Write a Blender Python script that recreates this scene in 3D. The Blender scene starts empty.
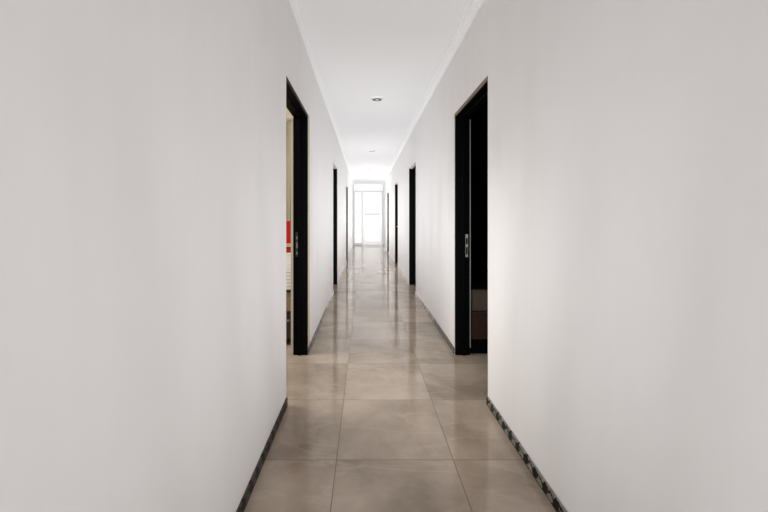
import bpy, bmesh, math, random
from mathutils import Vector, Matrix
random.seed(4)
C = bpy.context.scene.collection
SC = bpy.context.scene

# ------------------------------------------------------------------ materials
def pmat(name, col, rough=0.5, spec=0.5, metal=0.0, **kw):
    m = bpy.data.materials.new(name); m.use_nodes = True
    nt = m.node_tree; b = nt.nodes['Principled BSDF']
    b.inputs['Base Color'].default_value = (*col, 1)
    b.inputs['Roughness'].default_value = rough
    b.inputs['Specular IOR Level'].default_value = spec
    b.inputs['Metallic'].default_value = metal
    for k, v in kw.items():
        b.inputs[k.replace('_', ' ')].default_value = v
    return m

class NT:
    """tiny helper for writing node trees"""
    def __init__(s, m): s.t = m.node_tree; s.b = s.t.nodes['Principled BSDF']
    def n(s, typ, **kw):
        x = s.t.nodes.new(typ)
        for k, v in kw.items(): setattr(x, k, v)
        return x
    def link(s, a, b): s.t.links.new(a, b)
    def _in(s, sock, v):
        if isinstance(v, (int, float)): sock.default_value = v
        else: s.link(v, sock)
    def math(s, op, a, b=0.0, c=0.0):
        x = s.n('ShaderNodeMath', operation=op)
        s._in(x.inputs[0], a); s._in(x.inputs[1], b); s._in(x.inputs[2], c)
        return x.outputs[0]
    def pos(s):
        g = s.n('ShaderNodeNewGeometry'); return g.outputs['Position']
    def xyz(s, v):
        x = s.n('ShaderNodeSeparateXYZ'); s.link(v, x.inputs[0]); return x.outputs
    def comb(s, a, b, c):
        x = s.n('ShaderNodeCombineXYZ')
        for i, v in enumerate((a, b, c)): s._in(x.inputs[i], v)
        return x.outputs[0]
    def noise(s, vec, scale, detail=4, rough=.5, dist=0.0):
        x = s.n('ShaderNodeTexNoise'); s.link(vec, x.inputs['Vector'])
        x.inputs['Scale'].default_value = scale; x.inputs['Detail'].default_value = detail
        x.inputs['Roughness'].default_value = rough; x.inputs['Distortion'].default_value = dist
        return x.outputs['Fac']
    def ramp(s, fac, stops):
        x = s.n('ShaderNodeValToRGB'); s._in(x.inputs[0], fac)
        e = x.color_ramp.elements
        while len(e) < len(stops): e.new(0.5)
        for el, (p, c) in zip(e, stops): el.position = p; el.color = (*c, 1)
        return x.outputs[0]
    def mix(s, fac, a, b, mode='MIX'):
        x = s.n('ShaderNodeMix', data_type='RGBA', blend_type=mode)
        s._in(x.inputs[0], fac)
        for i, v in ((6, a), (7, b)):
            if isinstance(v, tuple): x.inputs[i].default_value = (*v, 1)
            else: s.link(v, x.inputs[i])
        return x.outputs[2]
    def bump(s, h, strength, dist=0.01):
        x = s.n('ShaderNodeBump'); x.inputs['Strength'].default_value = strength
        x.inputs['Distance'].default_value = dist; s.link(h, x.inputs['Height'])
        s.link(x.outputs[0], s.b.inputs['Normal'])

def plaster(name, c0, c1, rough=.6, spec=.3, bump=.05):
    m = pmat(name, c0, rough, spec); k = NT(m); p = k.pos()
    xyz = k.xyz(p)
    st = k.comb(k.math('MULTIPLY', xyz[0], 1), k.math('MULTIPLY', xyz[1], 3.0), k.math('MULTIPLY', xyz[2], .35))
    a = k.noise(p, .9, 5, .55); b = k.noise(st, 2.2, 4, .6)
    f = k.math('ADD', k.math('MULTIPLY', a, .6), k.math('MULTIPLY', b, .4))
    k.link(k.ramp(f, [(.35, c1), (.62, c0)]), k.b.inputs['Base Color'])
    h = k.math('ADD', k.noise(st, 5, 3, .5), k.math('MULTIPLY', k.noise(p, 45, 2), .1))
    k.bump(h, bump, .02)
    return m

M_wall = plaster('white_plaster', (.80, .786, .782), (.76, .745, .74))
M_ceil = plaster('ceiling_paint', (.90, .91, .92), (.885, .895, .905), .7, .2, .05)
M_cove = pmat('cove_paint', (.91, .92, .93), .5, .3)
M_strip = plaster('bare_plaster_strip', (.62, .54, .42), (.50, .41, .29), .7, .2)
M_whitestrip = plaster('white_strip', (.74, .72, .70), (.68, .66, .64), .6, .3)
M_roomwall = plaster('room_wall', (.72, .66, .56), (.66, .60, .50), .7, .2)
M_room_shade = pmat('room_shade_black', (.016, .014, .013), .95, .02)  # darkness of the unlit room put into the colour
M_black = pmat('black_lacquer', (.0022, .0021, .0021), .45, .035)
M_worn = pmat('worn_wood_edge', (.20, .145, .09), .6, .3)
M_edge_light = pmat('edge_light_pale', (.27, .25, .23), .5, .4)  # light catching the jamb edge, painted as a paler tone
M_steel = pmat('brushed_steel', (.62, .60, .56), .3, .5, 1.0)
M_plate = pmat('bright_plate', (.36, .35, .33), .4, .5)
M_keep = pmat('dull_keeper', (.17, .165, .16), .4, .4)
M_dplate = pmat('dark_plate', (.02, .02, .02), .4, .3)
M_olivewood = pmat('olive_painted_wood', (.40, .36, .27), .6, .3)
M_hole = pmat('dark_hole', (.01, .01, .01), .8, .1)

def wood(name, c0, c1, rough=.45, spec=.4):
    m = pmat(name, c0, rough, spec); k = NT(m)
    tc = k.n('ShaderNodeTexCoord').outputs['Object']; x = k.xyz(tc)
    v = k.comb(k.math('MULTIPLY', x[0], 1.2), k.math('MULTIPLY', x[1], 6), k.math('MULTIPLY', x[2], 14))
    f = k.noise(v, 3, 6, .6, 1.2)
    k.link(k.ramp(f, [(.3, c1), (.7, c0)]), k.b.inputs['Base Color'])
    return m

# polished porcelain floor, 0.6 m tiles
def floor_mat():
    m = pmat('polished_marble_tile', (.4, .35, .3), .1, .36); k = NT(m)
    p = k.pos(); x = k.xyz(p)
    u = k.math('DIVIDE', k.math('ADD', x[0], .148), .603)
    v = k.math('DIVIDE', k.math('SUBTRACT', x[1], .018), .6)
    fu = k.math('FRACT', u); fv = k.math('FRACT', v)
    du = k.math('MINIMUM', fu, k.math('SUBTRACT', 1, fu)); dv = k.math('MINIMUM', fv, k.math('SUBTRACT', 1, fv))
    d = k.math('MINIMUM', du, dv)
    grout = k.math('LESS_THAN', d, .0032)
    cell = k.comb(k.math('FLOOR', u), k.math('FLOOR', v), 0)
    wn = k.n('ShaderNodeTexWhiteNoise', noise_dimensions='3D'); k.link(cell, wn.inputs['Vector'])
    off = k.n('ShaderNodeVectorMath', operation='MULTIPLY_ADD')
    k.link(wn.outputs['Color'], off.inputs[0]); off.inputs[1].default_value = (9, 9, 9); k.link(p, off.inputs[2])
    base = k.noise(off.outputs[0], 1.9, 7, .60, .35)
    # soft diagonal veins
    vx = k.n('ShaderNodeMapping'); k.link(off.outputs[0], vx.inputs['Vector'])
    vx.inputs['Rotation'].default_value = (0, 0, math.radians(35)); vx.inputs['Scale'].default_value = (1, 3.2, 1)
    n2 = k.noise(vx.outputs[0], 1.15, 5, .55, .9)
    vein = k.math('SUBTRACT', 1, k.math('MULTIPLY', k.math('ABSOLUTE', k.math('SUBTRACT', n2, .5)), 30))
    vein = k.math('MAXIMUM', vein, 0)
    col = k.ramp(base, [(.32, (.212, .166, .125)), (.50, (.30, .241, .187)), (.68, (.375, .307, .242))])
    col = k.mix(k.math('MULTIPLY', vein, .17), col, (.47, .405, .335))
    tint = k.math('MULTIPLY_ADD', wn.outputs['Value'], .10, .95)
    tc = k.n('ShaderNodeCombineColor'); [k.link(tint, tc.inputs[i]) for i in range(3)]
    col = k.mix(1.0, col, tc.outputs[0], 'MULTIPLY')
    col = k.mix(grout, col, (.10, .078, .06))
    k.link(col, k.b.inputs['Base Color'])
    rg = k.math('MULTIPLY_ADD', grout, .5, .08)
    k.link(rg, k.b.inputs['Roughness'])
    hv = k.comb(k.math('MULTIPLY', x[0], 5), k.math('MULTIPLY', x[1], 1.4), 0)
    k.bump(k.noise(hv, 1.5, 2), .007, .05)
    return m
M_floor = floor_mat()

# dark stone skirting with a running black scroll on a grey ground
def skirting_mat(name, ground, black, amount):
    m = pmat(name, ground, .35, .06); k = NT(m); p = k.pos(); x = k.xyz(p)
    y, z = x[1], x[2]
    per = 2 * math.pi / .095
    s = k.math('SINE', k.math('MULTIPLY', y, per))
    c = k.math('COSINE', k.math('MULTIPLY', y, per))
    zz = k.math('DIVIDE', k.math('SUBTRACT', z, .029), .029)          # -1 .. 1 over the height
    nz = k.math('MULTIPLY', k.math('SUBTRACT', k.noise(p, 48, 3), .5), 1.7)
    stem = k.math('LESS_THAN', k.math('ABSOLUTE', k.math('ADD', k.math('SUBTRACT', zz, k.math('MULTIPLY', s, .6)), nz)), .20)
    # leaves: round blobs hanging from the crests
    s2 = k.math('SINE', k.math('MULTIPLY', y, per))
    lz = k.math('ADD', zz, k.math('MULTIPLY', c, .25))
    leaf = k.math('LESS_THAN', k.math('ADD', k.math('ADD', k.math('MULTIPLY', lz, lz), k.math('MULTIPLY', s2, .7)), nz), -.25 + amount)
    low = k.math('LESS_THAN', k.math('ADD', zz, k.math('MULTIPLY', nz, .5)), -.72)
    f = k.math('MAXIMUM', k.math('MAXIMUM', stem, leaf), low)
    g = k.ramp(k.noise(p, 22, 4), [(.3, tuple(v * .6 for v in ground)), (.7, ground)])
    k.link(k.mix(f, g, black), k.b.inputs['Base Color'])
    return m
M_skirt_r = skirting_mat('floral_skirting_right', (.27, .26, .22), (.004, .004, .004), .42)
M_skirt_l = skirting_mat('floral_skirting_left', (.075, .072, .05), (.003, .003, .003), .50)

# ------------------------------------------------------------------ mesh helpers
def bx(bm, x0, x1, y0, y1, z0, z1, bev=0.0, seg=2):
    r = bmesh.ops.create_cube(bm, size=1)
    vs = r['verts']
    bmesh.ops.scale(bm, vec=(x1 - x0, y1 - y0, z1 - z0), verts=vs)
    bmesh.ops.translate(bm, vec=((x0 + x1) / 2, (y0 + y1) / 2, (z0 + z1) / 2), verts=vs)
    if bev:
        es = list({e for v in vs for e in v.link_edges})
        bmesh.ops.bevel(bm, geom=es, offset=bev, segments=seg, affect='EDGES', profile=.5)

def cyl(bm, p0, p1, r0, r1=None, seg=20):
    p0, p1 = Vector(p0), Vector(p1); d = p1 - p0
    q = Vector((0, 0, 1)).rotation_difference(d.normalized()).to_matrix().to_4x4()
    bmesh.ops.create_cone(bm, cap_ends=True, segments=seg, radius1=r0, radius2=r0 if r1 is None else r1, depth=d.length,
                          matrix=Matrix.Translation((p0 + p1) / 2) @ q)

def lathe(bm, prof, c=(0, 0, 0), seg=40):
    rings = []
    for r, z in prof:
        rings.append([bm.verts.new((c[0] + r * math.cos(2 * math.pi * i / seg), c[1] + r * math.sin(2 * math.pi * i / seg), c[2] + z)) for i in range(seg)])
    for a, b in zip(rings, rings[1:]):
        for i in range(seg):
            j = (i + 1) % seg
            bm.faces.new((a[i], a[j], b[j], b[i]))
    for rg, (r, z) in ((rings[0], prof[0]), (rings[-1], prof[-1])):
        if r > 1e-5: bm.faces.new(rg)

def obj(name, bm, mat, parent=None, smooth=False):
    bmesh.ops.recalc_face_normals(bm, faces=bm.faces)
    me = bpy.data.meshes.new(name); bm.to_mesh(me); bm.free()
    me.materials.append(mat)
    if smooth:
        for f in me.polygons: f.use_smooth = True
        try: me.set_sharp_from_angle(angle=math.radians(35))
        except Exception: pass
    o = bpy.data.objects.new(name, me); C.objects.link(o)
    if parent is not None:
        o.parent = parent
        if parent.type == 'EMPTY': o.matrix_parent_inverse = parent.matrix_basis.inverted()
    return o

def tag(o, label, cat=None, group=None, kind=None):
    o['label'] = label
    if cat: o['category'] = cat
    if group: o['group'] = group
    if kind: o['kind'] = kind
    return o

def thing(name, label, cat, loc=(0, 0, 0), group=None, kind=None):
    o = bpy.data.objects.new(name, None); o.empty_display_size = .1; o.location = loc; C.objects.link(o)
    return tag(o, label, cat, group, kind)

def struct(name, bm, mat, label, cat, smooth=False):
    return tag(obj(name, bm, mat, None, smooth), label, cat, None, 'structure')

# ------------------------------------------------------------------ dimensions (metres; camera at x=0, y=0, looking along +y)
XL, XR, T = -.525, .822, .13
Y0, YE = -3.2, 16.25
ZC = 2.82; ZD = 2.2; FR = .035
DL = [(2.34, 3.235), (5.78, 6.62), (9.75, 10.6)]
DR = [(2.36, 3.235), (5.72, 6.60), (8.88, 9.72), (12.25, 13.1)]

# ------------------------------------------------------------------ shell
bm = bmesh.new(); bx(bm, -4.0, 4.2, Y0 - .3, YE + .12, -.12, 0)
struct('floor', bm, M_floor, 'polished beige marble floor tiles running the length of the corridor', 'floor')
bm = bmesh.new(); bx(bm, -4.0, 4.2, Y0 - .3, YE + .12, ZC, ZC + .12)
struct('ceiling', bm, M_ceil, 'plain white ceiling above the corridor', 'ceiling')

def wall_run(xa, xb, doors):
    bm = bmesh.new(); y = Y0
    for a, b in doors:
        bx(bm, xa, xb, y, a, 0, ZC); bx(bm, xa, xb, a, b, ZD, ZC); y = b
    bx(bm, xa, xb, y, YE + .12, 0, ZC)
    return bm
struct('wall_left', wall_run(XL - T, XL, DL), M_wall, 'white plaster wall along the left of the corridor with three doorways', 'wall')
struct('wall_right', wall_run(XR, XR + T, DR), M_wall, 'white plaster wall along the right of the corridor with four doorways', 'wall')

BH, BT = .058, .010
def skirt(xa, xb, doors, far):
    bm = bmesh.new(); y = Y0
    for i, (a, b) in enumerate(doors + [(YE, None)]):
        if (i > 0) == far: bx(bm, xa, xb, y, a - .001, 0, BH, .002, 1)
        if b: y = b + .003
    return bm
# glare painted pale into the colour, brown stains near the first door frames
M_skirt_far = pmat('stained_glare_skirting', (.7, .68, .65), .2, .35)
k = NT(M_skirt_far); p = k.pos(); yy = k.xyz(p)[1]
grime_glare = k.math('MULTIPLY_ADD', yy, -.30, 1.55)
f = k.math('ADD', k.noise(p, 16, 5, .65), k.math('MULTIPLY', k.math('MAXIMUM', grime_glare, -.12), .55))
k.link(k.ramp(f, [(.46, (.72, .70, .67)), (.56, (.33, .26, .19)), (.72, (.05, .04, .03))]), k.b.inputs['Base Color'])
struct('baseboard_left', skirt(XL, XL + BT, DL, False), M_skirt_l, 'low black stone skirting with faint floral pattern along near left wall', 'skirting')
struct('baseboard_right', skirt(XR - BT, XR, DR, False), M_skirt_r, 'low grey stone skirting with black scroll pattern along near right wall', 'skirting')
struct('baseboard_left_far', skirt(XL, XL + BT, DL, True), M_skirt_far, 'stained skirting with pale painted glare along the left wall beyond the open doorway', 'skirting')
struct('baseboard_right_far', skirt(XR - BT, XR, DR, True), M_skirt_far, 'stained skirting with pale painted glare along the right wall beyond the open doorway', 'skirting')

# stepped cove moulding under the ceiling
def cove(x, s, w=1.0):
    prof = [(0, -.075), (.010, -.075), (.010, -.062), (.016, -.060), (.024, -.045), (.036, -.032), (.048, -.026), (.050, -.018), (.066, -.016), (.068, 0), (0, 0)]
    bm = bmesh.new(); rings = []
    for y in (Y0, YE):
        rings.append([bm.verts.new((x + s * a * w, y, ZC + b)) for a, b in prof])
    n = len(prof)
    for i in range(n):
        j = (i + 1) % n
        bm.faces.new((rings[0][i], rings[0][j], rings[1][j], rings[1][i]))
    bm.faces.new(rings[0]); bm.faces.new(rings[1])
    return bm
struct('trim_1', cove(XL, 1, .5), M_cove, 'white stepped cove moulding between left wall and ceiling', 'moulding')
struct('trim_2', cove(XR, -1), M_cove, 'white stepped cove moulding between right wall and ceiling', 'moulding')

# bare strips beside the near door frames
bm = bmesh.new(); bx(bm, XL - .005, XL + .0025, 3.236, 3.315, BH, ZD)
struct('trim_3', bm, M_strip, 'narrow tan bare plaster strip beside the nearest left door frame', 'plaster strip')
bm = bmesh.new(); bx(bm, XR - .0025, XR + .005, 3.236, 3.30, BH, ZD)
struct('trim_4', bm, M_whitestrip, 'narrow pale plaster strip beside the nearest right door frame', 'plaster strip')

# ------------------------------------------------------------------ side doors
def lever(parent, x, y, z, s, dirn):
    """lever handle on a leaf face at x, sticking out along s (x), lever pointing along dirn (y)"""
    bm = bmesh.new()
    bx(bm, min(x, x + s * .006), max(x, x + s * .006), y - .02, y + .02, z - .1, z + .1, .002, 1)
    cyl(bm, (x, y, z + .03), (x + s * .05, y, z + .03), .009)
    cyl(bm, (x + s * .045, y - dirn * .01, z + .03), (x + s * .045, y + dirn * .11, z + .03), .009, .007)
    return obj('door_handle', bm, M_steel, parent, True)

def side_door(n, side, y0, y1, label, opened, plain_head=False, handle_far=False, plate=False, worn=False, pale=False):
    s = -1 if side == 'L' else 1                # direction into the room
    xf = XL if side == 'L' else XR
    root = thing('door_%d' % n, label, 'door', (xf + s * T / 2, (y0 + y1) / 2, 0), None, 'structure')
    def X(a, b):
        p, q = xf + s * a, xf + s * b
        return min(p, q), max(p, q)
    bm = bmesh.new()
    e = .0015
    bx(bm, *X(.0, T), y1 - FR, y1 - e, .001, ZD - e, .003, 1)                    # far jamb
    bx(bm, *X(.035, T), y0 + e, y0 + FR, .001, ZD - e, .003, 1)                  # near jamb, set back in the plaster
    if not plain_head: bx(bm, *X(.0, T), y0 + e, y1 - FR + .001, ZD - FR, ZD - e, .003, 1)   # head
    # door stop running round the rebate
    bx(bm, *X(.060, .085), y1 - FR - .012, y1 - FR + .001, .001, ZD - FR, .002, 1)
    bx(bm, *X(.060, .085), y0 + FR - .001, y0 + FR + .012, .001, ZD - FR, .002, 1)
    bx(bm, *X(.060, .085), y0 + FR, y1 - FR, ZD - FR - .012, ZD - FR + .001, .002, 1)
    obj('door_frame', bm, M_black, root)
    if plain_head:
        bm = bmesh.new(); bx(bm, *X(.0, .10), y0 + e, y1 - FR, ZD - FR, ZD - e, .002, 1)
        tag(obj('door_head', bm, M_wall, root), 'white plastered head of the frame')
    # leaf, hinged on the near jamb
    bm = bmesh.new(); lw = y1 - y0 - 2 * FR - .008
    if opened:
        yy = y0 + FR - .045
        x0, x1 = X(T + .004, T + .004 + lw)
        bx(bm, x0, x1, yy, yy + .04, .008, ZD - FR - .004, .003, 1)
        for za, zb in ((.18, .95), (1.1, 1.98)):
            bx(bm, x0 + .13, x1 - .13, yy + .036, yy + .046, za, zb, .006, 2)
        leaf = obj('door_leaf', bm, M_black, root)
        bm = bmesh.new()
        hx = xf + s * (T + .004 + lw - .06)
        bx(bm, hx - .02, hx + .02, yy + .04, yy + .046, .92, 1.12, .002, 1)
        cyl(bm, (hx, yy + .04, 1.05), (hx, yy + .09, 1.05), .009)
        cyl(bm, (hx + s * .01, yy + .085, 1.05), (hx - s * .11, yy + .085, 1.05), .009, .007)
        obj('door_handle', bm, M_steel, leaf, True)
    else:
        x0, x1 = X(.088, .126)
        bx(bm, x0, x1, y0 + FR + .004, y1 - FR - .004, .008, ZD - FR - .004, .003, 1)
        xs = x0 if s > 0 else x1
        for za, zb in ((.18, .95), (1.1, 1.98)):
            bx(bm, min(xs, xs - s * .006), max(xs, xs - s * .006), y0 + FR + .13, y1 - FR - .13, za, zb, .003, 1)
        leaf = obj('door_leaf', bm, M_black, root)
        if handle_far: lever(leaf, xs, y1 - FR - .07, .98, -s, -1)
        else: lever(leaf, xs, y0 + FR + .07, .98, -s, 1)
    if plate and side == 'L':
        bm = bmesh.new(); bx(bm, *X(T - .001, T + .022), y1 - FR + .002, y1 - FR + .02, .07, ZD - FR - .03, .002, 1)
        tag(obj('frame_edge', bm, M_olivewood, root), 'olive beige inner edge of the frame')
    if plate:
        yf = y1 - FR
        a = .100
        if side == 'L':
            a = .095
            bm = bmesh.new(); bx(bm, *X(a - .013, a + .013), yf - .003, yf + .001, .895, 1.12, .001, 1)
            pl = tag(obj('strike_plate', bm, M_dplate, root), 'dark strike plate with three bright spots')
            for za, zb in ((.918, .940), (.975, 1.025), (1.055, 1.080)):
                bm = bmesh.new(); bx(bm, *X(a - .006, a + .006), yf - .006, yf - .002, za, zb, .001, 1)
                obj('keeper', bm, M_keep, pl)
            return root
        bm = bmesh.new()
        bx(bm, *X(a - .012, a + .012), yf - .003, yf + .001, .895, 1.10, .001, 1)
        pl = obj('strike_plate', bm, M_plate, root)
        bm = bmesh.new()
        bx(bm, *X(a - .0075, a + .0075), yf - .0045, yf - .0028, .915, .985)
        bx(bm, *X(a - .0075, a + .0075), yf - .0045, yf - .0028, 1.01, 1.065)
        obj('latch_hole', bm, M_hole, pl)
    if worn:
        bm = bmesh.new(); bx(bm, *X(-.003, .002), y0 + .002, y1 - .002, ZD - .026, ZD + .004, .001, 1)
        tag(obj('frame_edge', bm, M_worn, root), 'worn brown front edge over the door head')
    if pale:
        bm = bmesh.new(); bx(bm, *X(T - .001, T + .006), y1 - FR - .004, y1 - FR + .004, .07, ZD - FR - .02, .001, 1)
        tag(obj('frame_edge', bm, M_edge_light, root), 'thin vertical jamb edge with caught light painted pale')
    return root

side_door(1, 'L', *DL[0], 'black framed doorway open to a lit room, nearest on the left wall', True, plate=True)
side_door(2, 'R', *DR[0], 'black framed doorway open to a dark room, nearest on the right wall', True, plate=True, worn=True, pale=True)
side_door(3, 'L', *DL[1], 'second black door frame along the left wall, halfway down the corridor', False, True)
side_door(4, 'R', *DR[1], 'second black door frame along the right wall, past the dark open room', False, True)
side_door(5, 'L', *DL[2], 'farthest thin black door frame on the left wall', False, True)
side_door(6, 'R', *DR[2], 'third black door on the right wall with a steel lever handle', False, True, handle_far=True)
side_door(7, 'R', *DR[3], 'farthest and thinnest dark door frame on the right wall', False, True)

# ------------------------------------------------------------------ end of the corridor: white glazed door with sidelight
M_white = pmat('white_joinery', (.93, .93, .93), .4, .4)
M_greyjoin = pmat('pale_grey_joinery', (.64, .64, .65), .4, .3)
M_glass = bpy.data.materials.new('clear_glass'); M_glass.use_nodes = True
k = NT(M_glass); k.t.nodes.remove(k.b)
tr = k.n('ShaderNodeBsdfTransparent'); tr.inputs[0].default_value = (.97, .98, .98, 1)
gl = k.n('ShaderNodeBsdfGlossy'); gl.inputs['Roughness'].default_value = .4
mx = k.n('ShaderNodeMixShader'); mx.inputs[0].default_value = .02
k.link(tr.outputs[0], mx.inputs[1]); k.link(gl.outputs[0], mx.inputs[2])
k.link(mx.outputs[0], k.t.nodes['Material Output'].inputs[0])

ZH = 2.50
XA, XB, XS = XL, XR, -.14        # opening edges and the post between sidelight and leaf
bm = bmesh.new()
bx(bm, XL, XR, YE, YE + .12, ZH, ZC)
struct('wall_end', bm, M_cove, 'short white wall above the glazed door at the far end', 'wall')
root = thing('door_8', 'bright white glazed door with a side pane closing the far end', 'door', ((XA + XB) / 2, YE + .05, 0), None, 'structure')
bm = bmesh.new()
bx(bm, XA + .001, XA + .04, YE + .02, YE + .09, .001, ZH - .001, .004, 1)
bx(bm, XB - .05, XB - .001, YE + .02, YE + .09, .001, ZH - .001, .004, 1)
bx(bm, XA + .05, XB - .05, YE + .02, YE + .09, ZH - .045, ZH - .001, .004, 1)
bx(bm, XS - .025, XS + .025, YE + .02, YE + .09, .001, ZH - .06, .004, 1)
bx(bm, XA + .05, XS - .025, YE + .02, YE + .09, .001, .09, .004, 1)
obj('door_frame', bm, M_greyjoin, root)
bm = bmesh.new(); bx(bm, XA + .045, XS - .02, YE + .05, YE + .056, .085, ZH - .055)
obj('side_pane', bm, M_glass, root)
bm = bmesh.new()
a, b = XS + .029, XB - .054
bx(bm, a, a + .09, YE + .03, YE + .075, .01, ZH - .065, .004, 1)
bx(bm, b - .09, b, YE + .03, YE + .075, .01, ZH - .065, .004, 1)
bx(bm, a + .09, b - .09, YE + .03, YE + .075, .01, .16, .004, 1)
bx(bm, a + .09, b - .09, YE + .03, YE + .075, ZH - .155, ZH - .065, .004, 1)
leaf = obj('door_leaf', bm, M_white, root)
bm = bmesh.new(); bx(bm, a + .09, b - .09, YE + .03, YE + .075, 1.385, 1.45, .004, 1)
tag(obj('middle_rail', bm, M_greyjoin, leaf), 'pale grey middle rail')
bm = bmesh.new(); bx(bm, a + .085, b - .085, YE + .05, YE + .056, .155, 1.39); obj('door_pane', bm, M_glass, leaf)
bm = bmesh.new(); bx(bm, a + .085, b - .085, YE + .05, YE + .056, 1.445, ZH - .15); obj('door_pane', bm, M_glass, leaf)
bm = bmesh.new()
hx = b - .045
bx(bm, hx - .02, hx + .02, YE + .024, YE + .031, 1.2, 1.42, .002, 1)
cyl(bm, (hx, YE + .03, 1.33), (hx, YE - .02, 1.33), .01)
cyl(bm, (hx + .01, YE - .015, 1.33), (hx - .11, YE - .015, 1.33), .01, .008)
obj('door_handle', bm, M_steel, leaf, True)
# paved ground outside
M_out = pmat('pale_paving', (.8, .79, .77), .8, .2)
bm = bmesh.new(); bx(bm, -9, 9, YE + .12, YE + 16, -.15, -.03)
struct('ground', bm, M_out, 'pale sunlit paving outside the glazed end door', 'ground')

# ------------------------------------------------------------------ recessed downlights
M_ring = pmat('white_ring', (.86, .86, .86), .35, .4)
M_can = pmat('dark_can', (.10, .095, .09), .35, .5)
M_bulb = pmat('frosted_bulb', (.62, .61, .59), .3, .5)
def downlight(x, y, label):
    t = thing('ceiling_downlight', label, 'downlight', (x, y, ZC), 'round downlights along the corridor ceiling')
    bm = bmesh.new()
    lathe(bm, [(.062, -.001), (.062, -.016), (.066, -.022), (.078, -.020), (.092, -.006), (.094, -.001)])
    r = obj('trim_ring', bm, M_ring, None, True); r.parent = t
    bm = bmesh.new()
    lathe(bm, [(.0601, -.020), (.058, -.004), (.0001, -.003)])
    r = obj('reflector', bm, M_can, None, True); r.parent = t
    bm = bmesh.new()
    lathe(bm, [(.0001, -.030), (.014, -.029), (.024, -.023), (.028, -.014), (.026, -.006), (.024, -.0032)])
    r = obj('bulb', bm, M_bulb, None, True); r.parent = t
    return t
downlight(.155, 4.62, 'round white recessed downlight in the ceiling nearest the camera')
downlight(.155, 8.2, 'round white recessed downlight, second along the corridor ceiling')
downlight(.155, 11.3, 'round white recessed downlight, farthest along the corridor ceiling')

# ------------------------------------------------------------------ left room (lit)
bm = bmesh.new()
bx(bm, -3.7, -3.6, 1.2, 4.5, 0, ZC); bx(bm, -3.6, XL - T, 4.4, 4.5, 0, ZC); bx(bm, -3.6, XL - T, 1.2, 1.3, 0, ZC)
struct('wall_left_room', bm, M_roomwall, 'cream walls of the lit room behind the open left doorway', 'wall')

# olive curtain on a rail in front of the far wall of that room
def curtain():
    bm = bmesh.new(); n = 120; pts = []
    for i in range(n + 1):
        x = -2.2 + (1.42) * i / n
        pts.append((x, 4.27 + .035 * math.sin(i * .62) + .012 * math.sin(i * 1.7)))
    rows = [.03, .5, 1.2, 1.9, 2.35, 2.43]
    V = [[bm.verts.new((x + .006 * math.sin(z * 3 + x * 20), 4.27 + (y - 4.27) * (1.15 - .25 * z / 2.43), z)) for x, y in pts] for z in rows]
    for a, b in zip(V, V[1:]):
        for i in range(n): bm.faces.new((a[i], a[i + 1], b[i + 1], b[i]))
    return bm
M_olive = pmat('olive_cloth', (.27, .24, .165), .85, .1)
M_rail = pmat('rail_metal', (.5, .45, .36), .4, .5)
ct = thing('curtain', 'olive beige curtain hanging behind the stacked boxes in left room', 'curtain', (-1.5, 4.27, 0))
o = obj('curtain_cloth', curtain(), M_olive, ct, True)
md = o.modifiers.new('thick', 'SOLIDIFY'); md.thickness = .004
bm = bmesh.new(); cyl(bm, (-2.3, 4.27, 2.445), (-.70, 4.27, 2.445), .013)
for x in (-2.2, -.76): bx(bm, x - .01, x + .01, 4.27, 4.4, 2.435, 2.455)
obj('curtain_rail', bm, M_rail, ct, True)

M_dwood = wood('dark_brown_wood', (.045, .028, .018), (.022, .014, .010))
M_bwood = wood('brown_wood', (.34, .22, .135), (.22, .135, .08))
cx0, cx1, cy0, cy1 = -1.17, -.69, 3.44, 3.86
cab = thing('bedside_cabinet', 'dark wooden bedside cabinet with a lighter brown drawer inside left room', 'cabinet', ((cx0 + cx1) / 2, (cy0 + cy1) / 2, 0))
bm = bmesh.new()
bx(bm, cx0, cx1, cy0 + .02, cy1, .05, .52, .003, 1)
for x in (cx0 + .03, cx1 - .03):
    for y in (cy0 + .05, cy1 - .03): bx(bm, x - .02, x + .02, y - .02, y + .02, 0, .06)
obj('carcass', bm, M_dwood, cab)
bm = bmesh.new(); bx(bm, cx0 - .01, cx1 + .01, cy0 - .005, cy1, .52, .545, .004, 2); obj('cabinet_top', bm, M_dwood, cab)
bm = bmesh.new(); bx(bm, cx0 + .006, cx1 - .006, cy0, cy0 + .022, .335, .518, .004, 2); d = obj('drawer', bm, M_bwood, cab)
bm = bmesh.new(); cyl(bm, ((cx0 + cx1) / 2, cy0, .43), ((cx0 + cx1) / 2, cy0 - .025, .43), .008, .014); obj('knob', bm, M_steel, d, True)
bm = bmesh.new(); bx(bm, cx0 + .006, cx1 - .006, cy0 + .004, cy0 + .022, .06, .325, .004, 2); d = obj('cabinet_door', bm, M_dwood, cab)
bm = bmesh.new(); cyl(bm, (cx1 - .06, cy0 + .004, .25), (cx1 - .06, cy0 - .02, .25), .007, .012); obj('knob', bm, M_steel, d, True)

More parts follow.
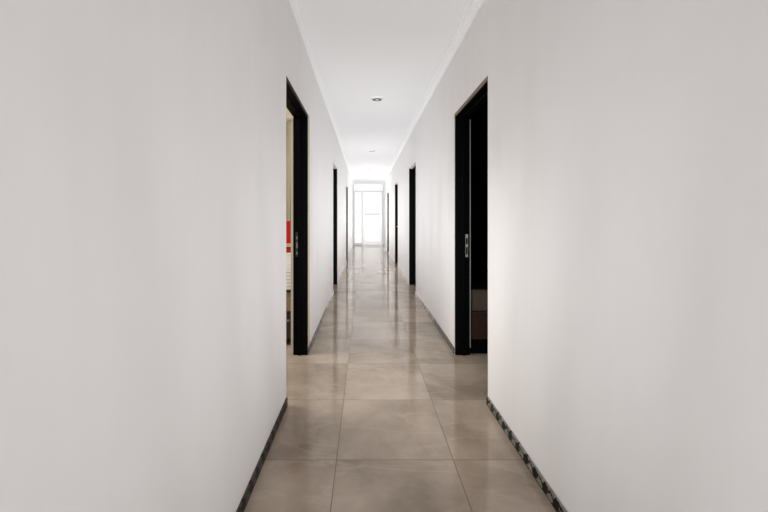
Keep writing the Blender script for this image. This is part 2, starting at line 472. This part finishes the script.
M_card = pmat('white_carton', (.85, .84, .82), .7, .2)
M_card2 = pmat('cream_carton', (.82, .80, .74), .7, .2)
M_tape = pmat('grey_seam', (.25, .22, .18), .7, .2)
def carton(label, x0, x1, y0, y1, z0, z1, mat, lid):
    t = thing('carton', label, 'box', ((x0 + x1) / 2, (y0 + y1) / 2, z0))
    bm = bmesh.new(); bx(bm, x0, x1, y0, y1, z0, z1 - lid - .004, .004, 2); obj('box_body', bm, mat, t)
    bm = bmesh.new(); bx(bm, x0 - .004, x1 + .004, y0 - .004, y1 + .004, z1 - lid, z1, .004, 2)
    bx(bm, x0 + .002, x1 - .002, y0 + .002, y1 - .002, z1 - lid - .006, z1 - lid + .01)
    obj('box_lid', bm, mat, t)
    return t
t = carton('cream carton resting on the bedside cabinet, lowest of the stack', -1.12, -.70, 3.45, 3.80, .5455, .795, M_card2, .05)
for i in range(5):   # ribbed seams on its front
    bm = bmesh.new(); z = .575 + i * .034
    bx(bm, -1.11, -.71, 3.4482, 3.451, z, z + .0035); obj('seam', bm, M_tape, t)
carton('plain white carton in the middle of the stack, under the red box', -1.11, -.70, 3.45, 3.79, .7955, .906, M_card, .02)
M_red = pmat('red_paper', (.44, .010, .010), .5, .3)
M_tan = pmat('tan_band', (.60, .40, .20), .6, .3)
M_dband = pmat('dark_red_band', (.12, .01, .012), .5, .3)
t = thing('gift_box', 'bright red box with a tan band on top of the white cartons', 'box', (-.9, 3.62, .9065))
bm = bmesh.new(); bx(bm, -1.09, -.70, 3.45, 3.78, .9065, 1.218, .004, 2); obj('box_body', bm, M_red, t)
bm = bmesh.new(); bx(bm, -1.091, -.699, 3.449, 3.781, .965, 1.000); obj('band', bm, M_tan, t)
bm = bmesh.new(); bx(bm, -1.091, -.699, 3.449, 3.781, .947, .965); o = obj('band', bm, M_dband, t); o['label'] = 'dark red band'

# ------------------------------------------------------------------ right room (dark) with a bed
bm = bmesh.new()
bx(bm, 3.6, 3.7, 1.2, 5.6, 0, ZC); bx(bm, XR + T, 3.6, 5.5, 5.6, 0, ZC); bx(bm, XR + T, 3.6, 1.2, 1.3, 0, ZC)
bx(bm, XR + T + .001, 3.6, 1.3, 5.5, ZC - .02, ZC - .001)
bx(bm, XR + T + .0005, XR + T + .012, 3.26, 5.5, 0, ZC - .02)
struct('wall_right_room', bm, M_room_shade, 'walls painted near black for the darkness of the unlit room behind the open right doorway', 'wall')
M_matt = pmat('grey_olive_ticking', (.075, .061, .043), .85, .1)
M_bedwood = wood('dark_red_wood', (.045, .018, .010), (.02, .008, .005))
bx0, bx1, by0, by1 = .975, 2.95, 3.235, 4.65
bed = thing('bed', 'low dark wooden bed with grey sided mattress in the dark right room', 'bed', ((bx0 + bx1) / 2, (by0 + by1) / 2, 0))
bm = bmesh.new(); bx(bm, bx0, bx1, by0, by1, .385, .585, .025, 4); mt = obj('mattress', bm, M_matt, bed, True)
bm = bmesh.new()
for z in (.405, .565): cyl(bm, (bx0 + .03, by0 + .004, z), (bx1 - .03, by0 + .004, z), .006)
obj('piping', bm, M_matt, mt, True)
bm = bmesh.new(); bx(bm, bx0 + .005, bx1 - .005, by0 + .005, by1 - .005, .13, .384, .004, 2); obj('bed_base', bm, M_bedwood, bed)
bm = bmesh.new(); bx(bm, bx0 + .005, bx1 - .03, by0 + .004, by1 - .03, .001, .131, .002, 1); obj('under_bed_shade', bm, M_black, bed)  # black block stands in for the shadow gap under the bed
bm = bmesh.new(); bx(bm, bx0 + .012, bx1 - .012, by0 + .014, by1 - .014, .583, .592, .003, 1); obj('shade_sheet', bm, M_room_shade, bed)  # dark sheet added to paint the shade on the mattress top
bm = bmesh.new(); bx(bm, bx1, bx1 + .05, by0 - .0, by1, .1, 1.0, .01, 2); obj('headboard', bm, M_bedwood, bed)

# ------------------------------------------------------------------ light
w = bpy.data.worlds.new('day'); SC.world = w; w.use_nodes = True
w.node_tree.nodes['Background'].inputs[0].default_value = (1, 1, 1, 1)
w.node_tree.nodes['Background'].inputs[1].default_value = 1.03

def area(name, loc, rot, sx, sy, power, col=(1, 1, 1), spread=180):
    l = bpy.data.lights.new(name, 'AREA'); l.shape = 'RECTANGLE'; l.size = sx; l.size_y = sy
    l.energy = power; l.color = col; l.spread = math.radians(spread)
    o = bpy.data.objects.new(name, l); o.location = loc; o.rotation_euler = [math.radians(a) for a in rot]
    C.objects.link(o); return o
# sun on the paving outside the far end
l = bpy.data.lights.new('sun', 'SUN'); l.energy = 1.4; l.angle = .02
o = bpy.data.objects.new('sun', l); o.rotation_euler = (0, math.radians(40), 0); o.location = (6, 22, 8); C.objects.link(o)
# added fill light behind the camera, standing in for an unseen source
area('rear_fill', (.15, Y0 - .4, .85), (90, 0, 0), 1.3, 1.5, 54, (.95, .97, 1))
# added unseen fill lights along the corridor, backs turned to the camera
for i in range(28):
    y = -.6 + .5 * i
    if y < 2.6:
        p, tilt, z = 2.15 + .78 * max(0, y) ** 1.2, 101, .85
    else:
        p, tilt, z = 4.2 + .25 * (y - 2.6) + (1.9 * (y - 10.5) if y > 10.5 else 0), 92 if y < 10.5 else 98, 1.2
    area('corridor_fill', (.15, y, z), (tilt, 0, 0), .3, 1.2, p, (.96, .98, 1))
# lamp in the lit room
area('room_lamp', (-2.0, 2.9, ZC - .05), (0, 0, 0), 1.0, 1.0, 80, (1, .985, .95))

# ------------------------------------------------------------------ camera
cam = bpy.data.cameras.new('camera'); cam.sensor_width = 36; cam.lens = 352 / 768 * 36
cam.shift_x = 18.8 / 768; cam.shift_y = -38.2 / 768; cam.clip_start = .02
co = bpy.data.objects.new('camera', cam); co.location = (0, 0, 1.25); co.rotation_euler = (math.radians(90), 0, 0)
C.objects.link(co); SC.camera = co
SC.view_settings.view_transform = 'Standard'
SC.view_settings.look = 'None'
SC.view_settings.exposure = 0
SC.cycles.max_bounces = 16; SC.cycles.diffuse_bounces = 12; SC.cycles.glossy_bounces = 6; SC.cycles.transparent_max_bounces = 12
